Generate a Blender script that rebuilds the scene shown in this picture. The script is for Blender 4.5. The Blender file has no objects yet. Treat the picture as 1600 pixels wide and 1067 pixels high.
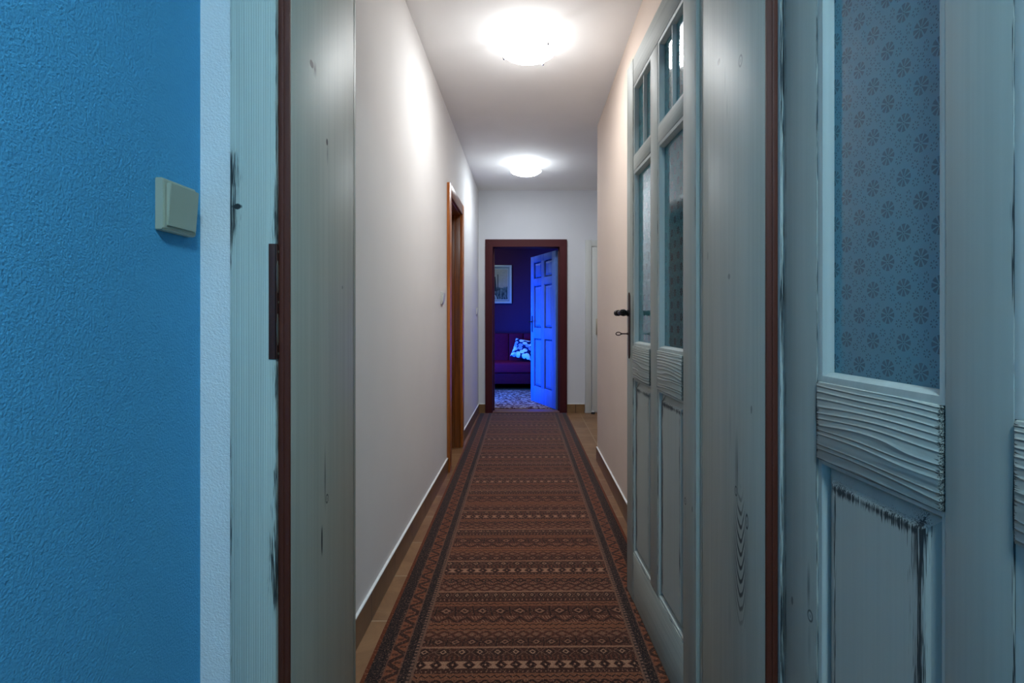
import bpy, bmesh, math, random
from mathutils import Vector, Matrix
random.seed(7)
S = bpy.context.scene
COL = S.collection
PI = math.pi

# ---------------------------------------------------------------- camera
CAMZ = 1.12
cam_d = bpy.data.cameras.new('camera'); cam = bpy.data.objects.new('camera', cam_d); COL.objects.link(cam)
cam.location = (0, 0, CAMZ); cam.rotation_euler = (PI/2, 0, 0)
cam_d.sensor_width = 36; cam_d.lens = 18.0
cam_d.shift_x = -25/1600; cam_d.shift_y = -35.5/1600
cam_d.clip_start = 0.02
S.camera = cam

# ---------------------------------------------------------------- world, exposure
S.view_settings.view_transform = 'Standard'; S.view_settings.look = 'None'
S.view_settings.gamma = 1; S.view_settings.use_curve_mapping = False
S.view_settings.exposure = 0.33
w = bpy.data.worlds.new('world'); S.world = w; w.use_nodes = True
w.node_tree.nodes['Background'].inputs[0].default_value = (0.25, 0.45, 0.8, 1)
w.node_tree.nodes['Background'].inputs[1].default_value = 0.05

# lamps (their fittings are built further down)
CEIL = 2.65
LAMPS = [(0.0, 2.78), (-0.02, 5.05)]
LAMP_E = [3.2, 3.6]
LAMP_C = [(0.97, 0.99, 1.0), (0.86, 0.94, 1.0)]
BOWL_E = [49.0, 52.0]
ROOM_LAMP = (0.20, -0.55); ROOM_E = 38.0; ROOM_C = (0.54, 0.82, 0.95); ROOM_BOWL = 125.0

def area(name, loc, target, sx, sy, e, c, spread=PI):
    d = bpy.data.lights.new(name, 'AREA'); d.shape = 'RECTANGLE'; d.size = sx; d.size_y = sy
    d.energy = e; d.color = c; d.spread = spread
    o = bpy.data.objects.new(name, d); COL.objects.link(o); o.location = loc
    o.rotation_euler = (Vector(target)-Vector(loc)).to_track_quat('-Z', 'Y').to_euler()
    return o
# blue area light added in front of the far room's unseen side window
area('added_blue_light', (-1.86, 6.95, 0.78), (0.2, 7.70, 0.68), 0.9, 0.6, 72, (0.0, 0.12, 1.0), 1.5)

# ---------------------------------------------------------------- colour helper
def lin(r, g, b):
    f = lambda c: (c/255/12.92 if c/255 <= 0.04045 else ((c/255+0.055)/1.055)**2.4)
    return (f(r), f(g), f(b), 1.0)

# ---------------------------------------------------------------- node DSL
class X:
    def __init__(s, t, sock): s.t = t; s.s = sock
    def _m(s, op, *o, clamp=False):
        n = s.t.nodes.new('ShaderNodeMath'); n.operation = op; n.use_clamp = clamp
        for i, a in enumerate((s,)+o):
            if isinstance(a, X): s.t.links.new(a.s, n.inputs[i])
            else: n.inputs[i].default_value = float(a)
        return X(s.t, n.outputs[0])
    def __add__(s, o): return s._m('ADD', o)
    __radd__ = __add__
    def __sub__(s, o): return s._m('SUBTRACT', o)
    def __rsub__(s, o): return (s*-1)+o
    def __mul__(s, o): return s._m('MULTIPLY', o)
    __rmul__ = __mul__
    def __truediv__(s, o): return s._m('DIVIDE', o)
    def lt(s, o): return s._m('LESS_THAN', o)
    def gt(s, o): return s._m('GREATER_THAN', o)
    def abs(s): return s._m('ABSOLUTE')
    def sin(s): return s._m('SINE')
    def cos(s): return s._m('COSINE')
    def fr(s): return s._m('FRACT')
    def floor(s): return s._m('FLOOR')
    def round(s): return s._m('ROUND')
    def max(s, o): return s._m('MAXIMUM', o)
    def min(s, o): return s._m('MINIMUM', o)
    def pw(s, o): return s._m('POWER', o)
    def sqrt(s): return s._m('SQRT')
    def exp(s): return s._m('EXPONENT')
    def atan2(s, o): return s._m('ARCTAN2', o)
    def clamp(s): return s._m('ADD', 0.0, clamp=True)
    def tri(s): return ((s.fr()-0.5).abs())*2          # 1 at integers, 0 at half
    def btw(s, a, b): return s.gt(a)*s.lt(b)
    def ss(s, a, b, lo=0.0, hi=1.0):
        n = s.t.nodes.new('ShaderNodeMapRange'); n.interpolation_type = 'SMOOTHSTEP'
        s.t.links.new(s.s, n.inputs[0])
        n.inputs[1].default_value = a; n.inputs[2].default_value = b; n.inputs[3].default_value = lo; n.inputs[4].default_value = hi
        return X(s.t, n.outputs[0])

class Mat:
    def __init__(s, name):
        s.m = bpy.data.materials.new(name); s.m.use_nodes = True; s.t = s.m.node_tree
        s.p = s.t.nodes['Principled BSDF']; s.out = s.t.nodes['Material Output']
        s._xyz = None
    def xyz(s):
        if not s._xyz:
            c = s.t.nodes.new('ShaderNodeTexCoord'); n = s.t.nodes.new('ShaderNodeSeparateXYZ')
            s.t.links.new(c.outputs['Object'], n.inputs[0])
            s._xyz = [X(s.t, n.outputs[i]) for i in range(3)]
        return s._xyz
    def vec(s, x, y, z):
        n = s.t.nodes.new('ShaderNodeCombineXYZ')
        for i, a in enumerate((x, y, z)):
            if isinstance(a, X): s.t.links.new(a.s, n.inputs[i])
            else: n.inputs[i].default_value = a
        return n.outputs[0]
    def noise(s, vec, scale=1.0, detail=2.0, rough=0.5, dist=0.0):
        n = s.t.nodes.new('ShaderNodeTexNoise'); n.inputs['Scale'].default_value = scale
        n.inputs['Detail'].default_value = detail; n.inputs['Roughness'].default_value = rough; n.inputs['Distortion'].default_value = dist
        s.t.links.new(vec, n.inputs['Vector'])
        return X(s.t, n.outputs['Fac'])
    def vor(s, vec, scale=1.0, feature='F1'):
        n = s.t.nodes.new('ShaderNodeTexVoronoi'); n.feature = feature; n.voronoi_dimensions = '2D'; n.inputs['Scale'].default_value = scale
        s.t.links.new(vec, n.inputs['Vector'])
        return X(s.t, n.outputs['Distance'])
    def mix(s, f, a, b):
        n = s.t.nodes.new('ShaderNodeMix'); n.data_type = 'RGBA'
        for sock, v in ((n.inputs[0], f), (n.inputs[6], a), (n.inputs[7], b)):
            if isinstance(v, X): s.t.links.new(v.s, sock)
            elif hasattr(v, 'is_output'): s.t.links.new(v, sock)
            else: sock.default_value = v
        return n.outputs[2]
    def set(s, **k):
        for key, v in k.items():
            i = s.p.inputs[{'color': 'Base Color', 'rough': 'Roughness', 'metal': 'Metallic', 'spec': 'Specular IOR Level', 'coat': 'Coat Weight',
                            'coatr': 'Coat Roughness', 'emis': 'Emission Color', 'ems': 'Emission Strength', 'sheen': 'Sheen Weight'}[key]]
            if isinstance(v, X): s.t.links.new(v.s, i)
            elif hasattr(v, 'is_output'): s.t.links.new(v, i)
            else: i.default_value = v
        return s
    def bump(s, h, strength=0.5, dist=0.001):
        n = s.t.nodes.new('ShaderNodeBump'); n.inputs['Strength'].default_value = strength; n.inputs['Distance'].default_value = dist
        s.t.links.new(h.s, n.inputs['Height']); s.t.links.new(n.outputs[0], s.p.inputs['Normal']); return s

def plain(name, col, rough=0.5, metal=0.0, var=0.08, spec=0.5):
    M = Mat(name); x, y, z = M.xyz()
    n = M.noise(M.vec(x, y, z), 40, 3)
    d = tuple(c*(1-var) for c in col[:3])+(1,); l = tuple(min(1, c*(1+var)) for c in col[:3])+(1,)
    M.set(color=M.mix(n, d, l), rough=rough, metal=metal, spec=spec)
    return M.m

def plaster(name, col, scale=220, strength=0.5, dist=0.0012, var=0.04, rough=0.85):
    M = Mat(name); x, y, z = M.xyz(); v = M.vec(x, y, z)
    n = M.noise(v, scale, 3, 0.6); big = M.noise(v, 3, 2)
    d = tuple(c*(1-var) for c in col[:3])+(1,); l = tuple(min(1, c*(1+var)) for c in col[:3])+(1,)
    M.set(color=M.mix(big, d, l), rough=rough, spec=0.3); M.bump(n, strength, dist)
    return M.m

WEAR = lin(24, 34, 42)
PAINT = (0.50, 0.545, 0.52, 1)
def painted_wood(name, along='z', base=PAINT, bump=0.35, bdist=0.0008, grain=150, worn=(), marks=(), cath=(), rough=0.38, wear_shade_col=WEAR, streak=0.10, coarse=False, ridge=0.0):
    """paint over softwood; grain runs along one axis; worn = [(axis, pos, width, axis2, lo, hi, amount)] edges rubbed through to the dark undercoat, or groove shade painted in"""
    M = Mat(name); x, y, z = M.xyz(); ax = {'x': x, 'y': y, 'z': z}
    sc = {k: (1.6 if k == along else grain) for k in 'xyz'}
    if coarse: sc = {k: (1.8 if k == along else grain) for k in 'xyz'}
    v = M.vec(x*sc['x'], y*sc['y'], z*sc['z'])
    g = M.noise(v, 1.0, 2.0, 0.5, 0.2 if coarse else 0.15)
    g2 = M.noise(M.vec(x*(sc['x']*0.22 if along != 'x' else 1.1), y*(sc['y']*0.22 if along != 'y' else 1.1), z*(sc['z']*0.22 if along != 'z' else 1.1)), 1.0, 2)
    tone = (g*0.55+g2*0.45)
    lo = tuple(c*(1-streak*1.6) for c in base[:3])+(1,); hi = tuple(min(1, c*(1+streak)) for c in base[:3])+(1,)
    col = M.mix(tone.ss(0.3, 0.7), lo, hi)
    mask = None
    def add(m):
        nonlocal mask
        mask = m if mask is None else mask.max(m)
    if worn:
        ws = {k: (16 if k == along else 800) for k in 'xyz'}
        wn = M.noise(M.vec(x*ws['x'], y*ws['y'], z*ws['z']), 1.0, 2.0, 0.65)
        slow = M.noise(M.vec(x*9, y*9, z*6), 1.0, 1)
        for (a, pos, width, b, l, h, amt) in worn:
            d = (ax[a]-pos).abs()/width
            e = (1.0-d).max(0.0)
            zm = ax[b].ss(l-0.02, l+0.03)*ax[b].ss(h-0.03, h+0.02, 1, 0) if b else None
            q = e*amt*0.8
            if zm is not None: q = q*zm
            add((q+wn*2.0-1.47+(slow-0.5)*1.1).ss(0.0, 0.22)*(e.gt(0.001))*0.93)
    for (kind, a, p1, b, p2, r1, r2, amt) in marks:
        u = (ax[a]-p1)/r1; t = (ax[b]-p2)/r2
        r = (u*u+t*t).sqrt()
        if kind == 'spot': add((r+g*0.7).ss(1.15, 1.6, amt, 0))
        elif kind == 'streak': add((r*-1+1.0).max(0)*g.ss(0.4, 0.62)*amt)
        elif kind == 'knot': add(((r-0.8).abs().ss(0.0, 0.3, amt, 0)).max(r.ss(0.15, 0.4, amt*0.5, 0)))
    for (a, p1, b, p2, r1, r2, k, f, amt) in cath:
        u = ax[a]-p1; t = ax[b]-p2
        f_ = t-(u*u)*k+g2*0.06+g*0.01
        m = ((u/r1)*(u/r1)+(t/r2)*(t/r2)).ss(0.1, 1.0, 1, 0)
        add((f_*f).sin().ss(0.1, 0.9)*m*amt)
    h = g
    if ridge: h = g*0.5+(ax['x']*ridge+g2*5.0).sin()*0.10+0.25
    if coarse:
        wv = M.noise(M.vec(x*3.0, 0.0, z*14.0), 1.0, 1.0); wv2 = M.noise(M.vec(x*0.8, 0.0, z*45.0), 1.0, 0.0)
        ph = z*300.0+wv*10.0+wv2*9.0
        rd = (1.0-ph.sin().abs()).pw(2.2)
        h = rd*0.85+g*0.15; col = M.mix(rd*0.35, col, (0.55, 0.57, 0.52, 1))
    if mask is not None:
        col = M.mix(mask, col, wear_shade_col); h = h-mask*0.8
    M.set(color=col, rough=rough+0.22, spec=0.25); M.bump(h, bump, bdist)
    return M.m

def varnished(name, c1, c2, along='z', rough=0.3, grain=60):
    M = Mat(name); x, y, z = M.xyz(); s = {k: (1.5 if k == along else grain) for k in 'xyz'}
    g = M.noise(M.vec(x*s['x'], y*s['y'], z*s['z']), 1, 4, 0.6, 0.6)
    M.set(color=M.mix(g.ss(0.3, 0.7), c1, c2), rough=rough); M.bump(g, 0.1, 0.0005)
    return M.m

# ---------------------------------------------------------------- mesh helpers
class MB:
    def __init__(s): s.bm = bmesh.new(); s.mi = 0
    def _new(s, fn):
        t = bmesh.new(); fn(t)
        for f in t.faces: f.material_index = s.mi
        me = bpy.data.meshes.new('t'); t.to_mesh(me); t.free(); s.bm.from_mesh(me); bpy.data.meshes.remove(me)
    def box(s, a, b, bev=0.0, seg=2):
        def fn(t):
            lo = [min(a[i], b[i]) for i in range(3)]; hi = [max(a[i], b[i]) for i in range(3)]
            bmesh.ops.create_cube(t, size=1)
            for v in t.verts: v.co = Vector([lo[i]+(v.co[i]+0.5)*(hi[i]-lo[i]) for i in range(3)])
            if bev: bmesh.ops.bevel(t, geom=list(t.edges), offset=bev, segments=seg, affect='EDGES', profile=0.5)
        s._new(fn); return s
    def prism(s, poly, axis, lo, hi, bev=0.0):
        """extrude a 2-D polygon (in the two other axes, cyclic order) along axis"""
        def fn(t):
            i = 'xyz'.index(axis); o = [k for k in range(3) if k != i]
            def P(p, h):
                c = [0, 0, 0]; c[o[0]] = p[0]; c[o[1]] = p[1]; c[i] = h; return c
            A = [t.verts.new(P(p, lo)) for p in poly]; B = [t.verts.new(P(p, hi)) for p in poly]
            n = len(poly)
            t.faces.new(A); t.faces.new(B[::-1])
            for k in range(n): t.faces.new((A[k], B[k], B[(k+1) % n], A[(k+1) % n]))
            bmesh.ops.recalc_face_normals(t, faces=t.faces)
            if bev: bmesh.ops.bevel(t, geom=list(t.edges), offset=bev, segments=2, affect='EDGES')
        s._new(fn); return s
    def lathe(s, prof, c=(0, 0, 0), axis='z', seg=24):
        """prof = [(r, h)] turned about an axis through c"""
        def fn(t):
            R = {'z': Matrix.Identity(3), 'x': Matrix.Rotation(PI/2, 3, 'Y'), 'y': Matrix.Rotation(-PI/2, 3, 'X')}[axis]
            rings = []
            for r, h in prof:
                if r < 1e-6: rings.append([t.verts.new(R@Vector((0, 0, h))+Vector(c))])
                else: rings.append([t.verts.new(R@Vector((r*math.cos(2*PI*k/seg), r*math.sin(2*PI*k/seg), h))+Vector(c)) for k in range(seg)])
            for A, B in zip(rings, rings[1:]):
                for k in range(seg):
                    k2 = (k+1) % seg
                    f = [A[k % len(A)], A[k2 % len(A)], B[k2 % len(B)], B[k % len(B)]]
                    u = []
                    for q in f:
                        if q not in u: u.append(q)
                    if len(u) > 2: t.faces.new(u)
            bmesh.ops.recalc_face_normals(t, faces=t.faces)
        s._new(fn); return s
    def tube(s, pts, r, seg=10):
        def fn(t):
            P = [Vector(p) for p in pts]; rs = r if isinstance(r, (list, tuple)) else [r]*len(P); rings = []
            for i, p in enumerate(P):
                d = (P[min(i+1, len(P)-1)]-P[max(i-1, 0)]).normalized()
                u = d.orthogonal().normalized() if i == 0 else (u-d*u.dot(d)).normalized()
                v = d.cross(u)
                rings.append([t.verts.new(p+(u*math.cos(2*PI*k/seg)+v*math.sin(2*PI*k/seg))*rs[i]) for k in range(seg)])
            for A, B in zip(rings, rings[1:]):
                for k in range(seg): t.faces.new((A[k], A[(k+1) % seg], B[(k+1) % seg], B[k]))
            t.faces.new(rings[0][::-1]); t.faces.new(rings[-1])
            bmesh.ops.recalc_face_normals(t, faces=t.faces)
        s._new(fn); return s
    def faces(s, polys):
        def fn(t):
            for p in polys: t.faces.new([t.verts.new(q) for q in p])
        s._new(fn); return s
    def build(s, name, mat, parent=None, smooth=True):
        me = bpy.data.meshes.new(name); s.bm.to_mesh(me); s.bm.free()
        for m in (mat if isinstance(mat, (list, tuple)) else [mat]): me.materials.append(m)
        if smooth:
            me.shade_smooth()
            try: me.set_sharp_from_angle(angle=math.radians(35))
            except Exception: pass
        o = bpy.data.objects.new(name, me); COL.objects.link(o)
        if parent: o.parent = parent
        return o

def thing(name, loc=(0, 0, 0), rz=0.0):
    o = bpy.data.objects.new(name, None); COL.objects.link(o); o.location = loc; o.rotation_euler = (0, 0, rz); o.empty_display_size = 0.1
    return o
def tag(o, label, cat, group=None, kind=None):
    o['label'] = label; o['category'] = cat
    if group: o['group'] = group
    if kind: o['kind'] = kind
    return o
def struct(o, label, cat): return tag(o, label, cat, kind='structure')
def copy_tree(o, parent=None):
    c = o.copy(); COL.objects.link(c)
    if parent: c.parent = parent
    for ch in list(o.children): copy_tree(ch, c)
    return c

# ---------------------------------------------------------------- dimensions of the place
XL, XR = -0.59, 0.55            # corridor side walls
YP0, YP1 = 0.975, 1.32          # partition wall with the near doorway
YE0, YE1 = 6.10, 6.22           # end wall
YC = 4.06                       # corner where the right wall stops
YB = 8.85                       # back wall of far room
RX = 0.45                       # half width of near doorway
BX = -0.624                     # blue wall

# ---------------------------------------------------------------- wall / floor materials
m_blue = plaster('blue plaster', lin(84, 168, 212), 260, 0.9, 0.0032, 0.05)
m_strip = plaster('white plaster', (0.88, 0.90, 0.90, 1), 260, 0.9, 0.0022)
m_white = plaster('white wall paint', (0.74, 0.73, 0.72, 1), 300, 0.25, 0.0006)
m_peach = plaster('peach wall paint', (0.68, 0.555, 0.47, 1), 300, 0.25, 0.0006)
m_end = plaster('cool white wall paint', (0.66, 0.67, 0.70, 1), 300, 0.25, 0.0006)
m_ceil = plaster('ceiling paint', (0.92, 0.91, 0.90, 1), 200, 0.15, 0.0006)
m_purple = plaster('plum wall paint', (0.052, 0.014, 0.066, 1), 200, 0.2, 0.0006)
def tile_mat(name, c1, c2, grout, sx, sy, ox=0.0, oy=0.0):
    M = Mat(name); x, y, z = M.xyz()
    tx = ((x+ox)/sx).fr(); ty = ((y+oy)/sy).fr()
    gm = (tx-0.5).abs().gt(0.5-0.004/sx).max((ty-0.5).abs().gt(0.5-0.004/sy))
    n = M.noise(M.vec(x, y, z), 7, 5, 0.65, 0.8)
    cell = M.noise(M.vec(((x+ox)/sx).floor()*3.7, ((y+oy)/sy).floor()*5.1, 0.0), 1.0, 0)
    col = M.mix((n*0.75+cell*0.25).ss(0.3, 0.7), c1, c2)
    M.set(color=M.mix(gm, col, grout), rough=0.35, spec=0.4); M.bump(n-gm*1.0, 0.3, 0.0008)
    return M.m
m_tile = tile_mat('tan floor tiles', lin(118, 82, 53), lin(150, 112, 78), lin(160, 134, 108), 0.333, 0.333, 0.05, 0.1)
m_skirt = tile_mat('brown skirting tiles', lin(104, 76, 50), lin(128, 96, 66), lin(78, 56, 40), 9.0, 0.333, 4.5, 0.1)
m_skirtx = tile_mat('brown skirting tiles across', lin(120, 92, 60), lin(140, 108, 74), lin(78, 56, 40), 0.333, 9.0, 0.1, 4.5)
m_caulk = plain('white joint filler', (0.8, 0.8, 0.8, 1), 0.6)

# ---------------------------------------------------------------- room shell
def walls(name, boxes, mat, label, cat='wall'):
    b = MB()
    for a, c in boxes: b.box(a, c)
    return struct(b.build(name, mat, smooth=False), label, cat)
T2 = 2.80
walls('floor', [((-2.1, -2.7, -0.1), (2.1, 9.0, 0))], m_tile, 'tan stone tile floor running along the corridor', 'floor')
walls('ceiling', [((-2.1, -2.7, CEIL), (2.1, 9.0, CEIL+0.1))], m_ceil, 'off white ceiling holding two round glass lamps', 'ceiling')
walls('wall_near_left', [((BX-0.1, -2.6, 0), (BX, YP0, CEIL))], m_blue, 'rough blue plaster wall carrying the large beige light switch')
walls('wall_near_right', [((1.6, -2.6, 0), (1.7, YP0, CEIL))], m_blue, 'blue plaster wall behind the glazed door in the near room')
walls('wall_near_back', [((BX, -2.7, 0), (1.6, -2.6, CEIL))], m_blue, 'blue plaster wall closing the near room')
walls('wall_partition', [((BX-0.1, YP0, 0), (-0.475, YP1, CEIL)), ((-0.475, YP0, 2.19), (0.475, YP1, CEIL))],
      m_strip, 'pale plaster wall strip between the blue wall and the distressed door frame')
DY0, DY1 = 3.80, 4.47           # brown doorway in the left wall
walls('wall_partition_right', [((0.475, YP0, 0), (1.7, YP1, CEIL))], m_blue, 'blue plaster wall behind the near glazed door')
walls('wall_left', [((XL-0.22, YP1, 0), (XL, DY0, CEIL)), ((XL-0.22, DY1, 0), (XL, YE0, CEIL)), ((XL-0.22, DY0, 2.06), (XL, DY1, CEIL))],
      m_white, 'long white corridor wall with the varnished brown door frame')
walls('wall_right', [((XR, YP1, 0), (2.0, YC, CEIL))], m_peach, 'peach tinted corridor wall behind the open glazed door')
walls('wall_far_right', [((2.0, YC, 0), (2.1, YE0, CEIL))], m_white, 'white wall at the side of the corridor bay')
EX0, EX1, EZ = -0.42, 0.375, 1.975
walls('wall_end', [((-0.9, YE0, 0), (EX0-0.02, YE1, CEIL)), ((EX1+0.02, YE0, 0), (2.1, YE1, CEIL)), ((EX0-0.02, YE0, EZ+0.02), (EX1+0.02, YE1, CEIL))],
      m_end, 'cool white end wall around the dark red door frame')
walls('wall_back', [((-2.0, YB, 0), (1.6, YB+0.1, CEIL))], m_purple, 'plum wall of the far room lit blue behind the sofa')
walls('wall_far_room_left', [((-2.1, YE1, 0), (-2.0, YB, CEIL))], m_purple, 'plum side wall of the far room with the added window')
walls('wall_far_room_right', [((1.6, YE1, 0), (1.7, YB, CEIL))], m_purple, 'plum wall of the far room behind the open blue door')
walls('wall_far_room_front', [((-2.0, YE1, 0), (EX0-0.02, YE1+0.02, CEIL)), ((EX1+0.02, YE1, 0), (1.6, YE1+0.02, CEIL)), ((EX0-0.02, YE1, EZ+0.02), (EX1+0.02, YE1+0.02, CEIL))],
      m_purple, 'plum inner face of the end wall in the far room')
# skirting tiles (with a thin white joint along the top)
def skirt(name, segs, label, across=False):
    r = thing(name, (0, 0, 0)); struct(r, label, 'baseboard')
    b = MB(); c = MB()
    for (a, e) in segs:
        b.box((a[0], a[1], 0), (e[0], e[1], 0.103), 0.001); c.box((a[0], a[1], 0.1035), (e[0], e[1], 0.108))
    b.build('skirting_tiles', m_skirtx if across else m_skirt, r, smooth=False); c.build('joint_filler', m_caulk, r, smooth=False)
skirt('baseboard_left', [((XL, YP1, 0), (XL+0.010, DY0-0.075, 0)), ((XL, DY1+0.075, 0), (XL+0.010, YE0, 0))], 'brown tile baseboard along the white left wall')
skirt('baseboard_right', [((XR-0.010, YP1, 0), (XR, YC, 0))], 'brown tile baseboard along the peach wall')
skirt('baseboard_end', [((XL, YE0-0.010, 0), (EX0-0.09, YE0, 0)), ((EX1+0.09, YE0-0.010, 0), (0.675, YE0, 0))], 'tan tile baseboard either side of the dark red door frame', True)

# ---------------------------------------------------------------- near door frame
m_seal = plain('brown rubber seal', lin(86, 34, 17), 0.65)
m_iron = plain('dark brown iron', lin(72, 40, 33), 0.5, 0.0)
m_black = plain('blackened iron', lin(30, 23, 20), 0.42, 0.5)
m_steel = plain('bright steel', lin(190, 180, 160), 0.3, 0.9)
zz = lambda y: CAMZ+(498-y)/834.0
CXL, CXR = -0.558, -0.472
m_casL = painted_wood('rubbed paint on left casing', 'z', (0.56, 0.62, 0.56, 1), 1.0, 0.0012, 190, ridge=1400.0, streak=0.06,
    worn=[('x', CXL, 0.026, 'z', zz(400), zz(225), 0.90), ('x', CXL, 0.007, 'z', 0.0, zz(380), 0.75), ('x', CXL, 0.005, 'z', zz(230), 2.2, 0.7),
          ('x', CXR, 0.012, 'z', zz(392), zz(318), 0.82), ('x', CXR, 0.006, 'z', zz(150), 2.2, 0.66), ('x', CXR, 0.013, 'z', zz(640), zz(552), 0.82),
          ('x', CXR, 0.015, 'z', zz(955), zz(720), 0.72), ('x', CXR, 0.004, 'z', zz(720), zz(150), 0.7)],
    marks=[('spot', 'x', CXL+0.013, 'z', zz(323), 0.009, 0.005, 0.95), ('streak', 'x', CXL+0.006, 'z', zz(330), 0.012, 0.05, 0.9)])
m_cas = painted_wood('rubbed paint on casing', 'z', (0.44, 0.46, 0.42, 1), 0.7, 0.0008, 170, worn=[('y', 0.958, 0.004, 'z', 0, 2.2, 0.62)])
m_casH = painted_wood('rubbed paint on head casing', 'x', PAINT, 0.7, 0.0008, 170)
def lz(x, y): s = abs(x-825)/RX; return 800.0/s, CAMZ+(498-y)/s
mk = []
for kind, px, py, ry, rz_, amt in [('spot', 487, 100, 0.009, 0.008, .95), ('streak', 492, 108, 0.02, 0.02, .8), ('spot', 511, 222, 0.005, 0.008, 1), ('streak', 512, 240, 0.007, 0.03, .6),
        ('streak', 508, 745, 0.006, 0.09, .95), ('knot', 511, 779, 0.008, 0.011, .9), ('spot', 503, 845, 0.0035, 0.034, 1), ('spot', 535, 449, 0.004, 0.004, .5)]:
    Y, Z = lz(px, py); mk.append((kind, 'y', Y, 'z', Z, ry, rz_, amt))
m_linL = painted_wood('lining paint left', 'z', (0.43, 0.44, 0.375, 1), 0.16, 0.0006, 110, marks=mk, rough=0.27, streak=0.055)
mk = []
for kind, px, py, ry, rz_, amt in [('spot', 1123, 97, 0.008, 0.007, .85), ('knot', 1157, 95, 0.010, 0.014, .55), ('streak', 1133, 125, 0.009, 0.04, .6), ('streak', 1136, 165, 0.006, 0.04, .7),
        ('spot', 1139, 432, 0.007, 0.006, .45), ('spot', 1106, 400, 0.004, 0.01, .3), ('knot', 1150, 767, 0.007, 0.012, .9), ('knot', 1167, 815, 0.007, 0.017, .95),
        ('streak', 1152, 730, 0.014, 0.10, .8), ('streak', 1166, 900, 0.012, 0.13, .7), ('streak', 1140, 965, 0.008, 0.05, .6), ('spot', 1174, 640, 0.004, 0.009, .5), ('streak', 1140, 665, 0.01, 0.07, .4)]:
    Y, Z = lz(px, py); mk.append((kind, 'y', Y, 'z', Z, ry, rz_, amt))
Yc, Zc = lz(1156, 850)
m_linR = painted_wood('lining paint right', 'z', (0.42, 0.43, 0.375, 1), 0.16, 0.0006, 100, marks=mk, cath=[('y', Yc, 'z', Zc-0.03, 0.050, 0.17, 80.0, 210.0, 0.9)], rough=0.27, streak=0.055)
m_linH = painted_wood('lining paint head', 'x', PAINT, 0.3, 0.0006, 110)

fr = thing('trim_1', (0, 0, 0)); struct(fr, 'distressed pale painted door frame with brown seal and iron strike plate around the near doorway', 'door frame')
ZT = 2.165
YF = 0.958; YS = 0.973
MB().box((CXL, YF, 0), (CXR, YP0+0.0, ZT+0.085), 0.0015).build('casing', m_casL, fr)
MB().box((0.472, YF, 0), (0.558, YP0, ZT+0.085), 0.0015).build('casing', m_cas, fr)
MB().box((CXR, YF, ZT), (0.472, YP0, ZT+0.085), 0.0015).build('casing', m_casH, fr)
MB().box((-0.475, YS+0.001, 0), (-RX, 1.3245, ZT), 0.0008).build('lining', m_linL, fr)
MB().box((RX, YS+0.001, 0), (0.475, 1.3245, ZT), 0.0008).build('lining', m_linR, fr)
MB().box((-RX, YS+0.001, ZT-0.022), (RX, 1.3245, ZT), 0.0008).build('lining', m_linH, fr)
for s in (-1, 1):
    b = MB()
    b.box((s*0.4715, YS-0.007, 0), (s*(RX+0.0005), YS+0.0008, ZT), 0.0012)
    b.box((s*0.4685, YS-0.0095, 0), (s*0.4600, YS-0.006, ZT), 0.0012)
    b.build('door_seal', m_seal, fr)
b = MB(); b.box((-0.4715, YS-0.007, ZT-0.021), (0.4715, YS+0.0008, ZT), 0.001); b.build('door_seal', m_seal, fr)
# corridor-side casing
for s in (-1, 1):
    MB().box((s*RX, YP1, 0), (s*0.535, 1.338, ZT+0.07), 0.001).build('corridor_casing', m_cas if s > 0 else m_linL, fr)
# strike plate
sp0, sp1 = zz(561), zz(381)
b = MB(); b.box((-0.4845, YF-0.0022, sp0), (-0.4700, YF+0.0005, sp1), 0.0006); b.box((-0.4725, YF-0.0022, sp0), (-0.4695, YS-0.006, sp1), 0.0006)
sp = b.build('strike_plate', m_iron, fr); sp['label'] = 'dark brown iron strike plate'
for ya, yb in ((407, 458), (490, 540)):
    b = MB(); zc = (zz(ya)+zz(yb))/2; hh = abs(zz(ya)-zz(yb))/2
    b.prism([(YF+0.0025+0.0038*math.cos(t*PI/8), zc+hh*math.sin(t*PI/8)) for t in range(16)], 'x', -0.4697, -0.4688)
    for k in range(9): b.box((-0.4697, YF+0.0008, zc-hh*0.8+k*hh*0.18), (-0.4684, YF+0.005, zc-hh*0.8+k*hh*0.18+0.0025))
    sl = b.build('latch_slot', m_steel, sp); sl['label'] = 'bright steel latch slot'
for yy in (393, 472, 553):
    MB().lathe([(0, 0.0009), (0.0024, 0.0006), (0.003, 0)], (-0.4697, YF+0.006, zz(yy)), 'x', 12).build('screw', m_steel, sp)
struct(fr, fr['label'], 'door frame')

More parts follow.
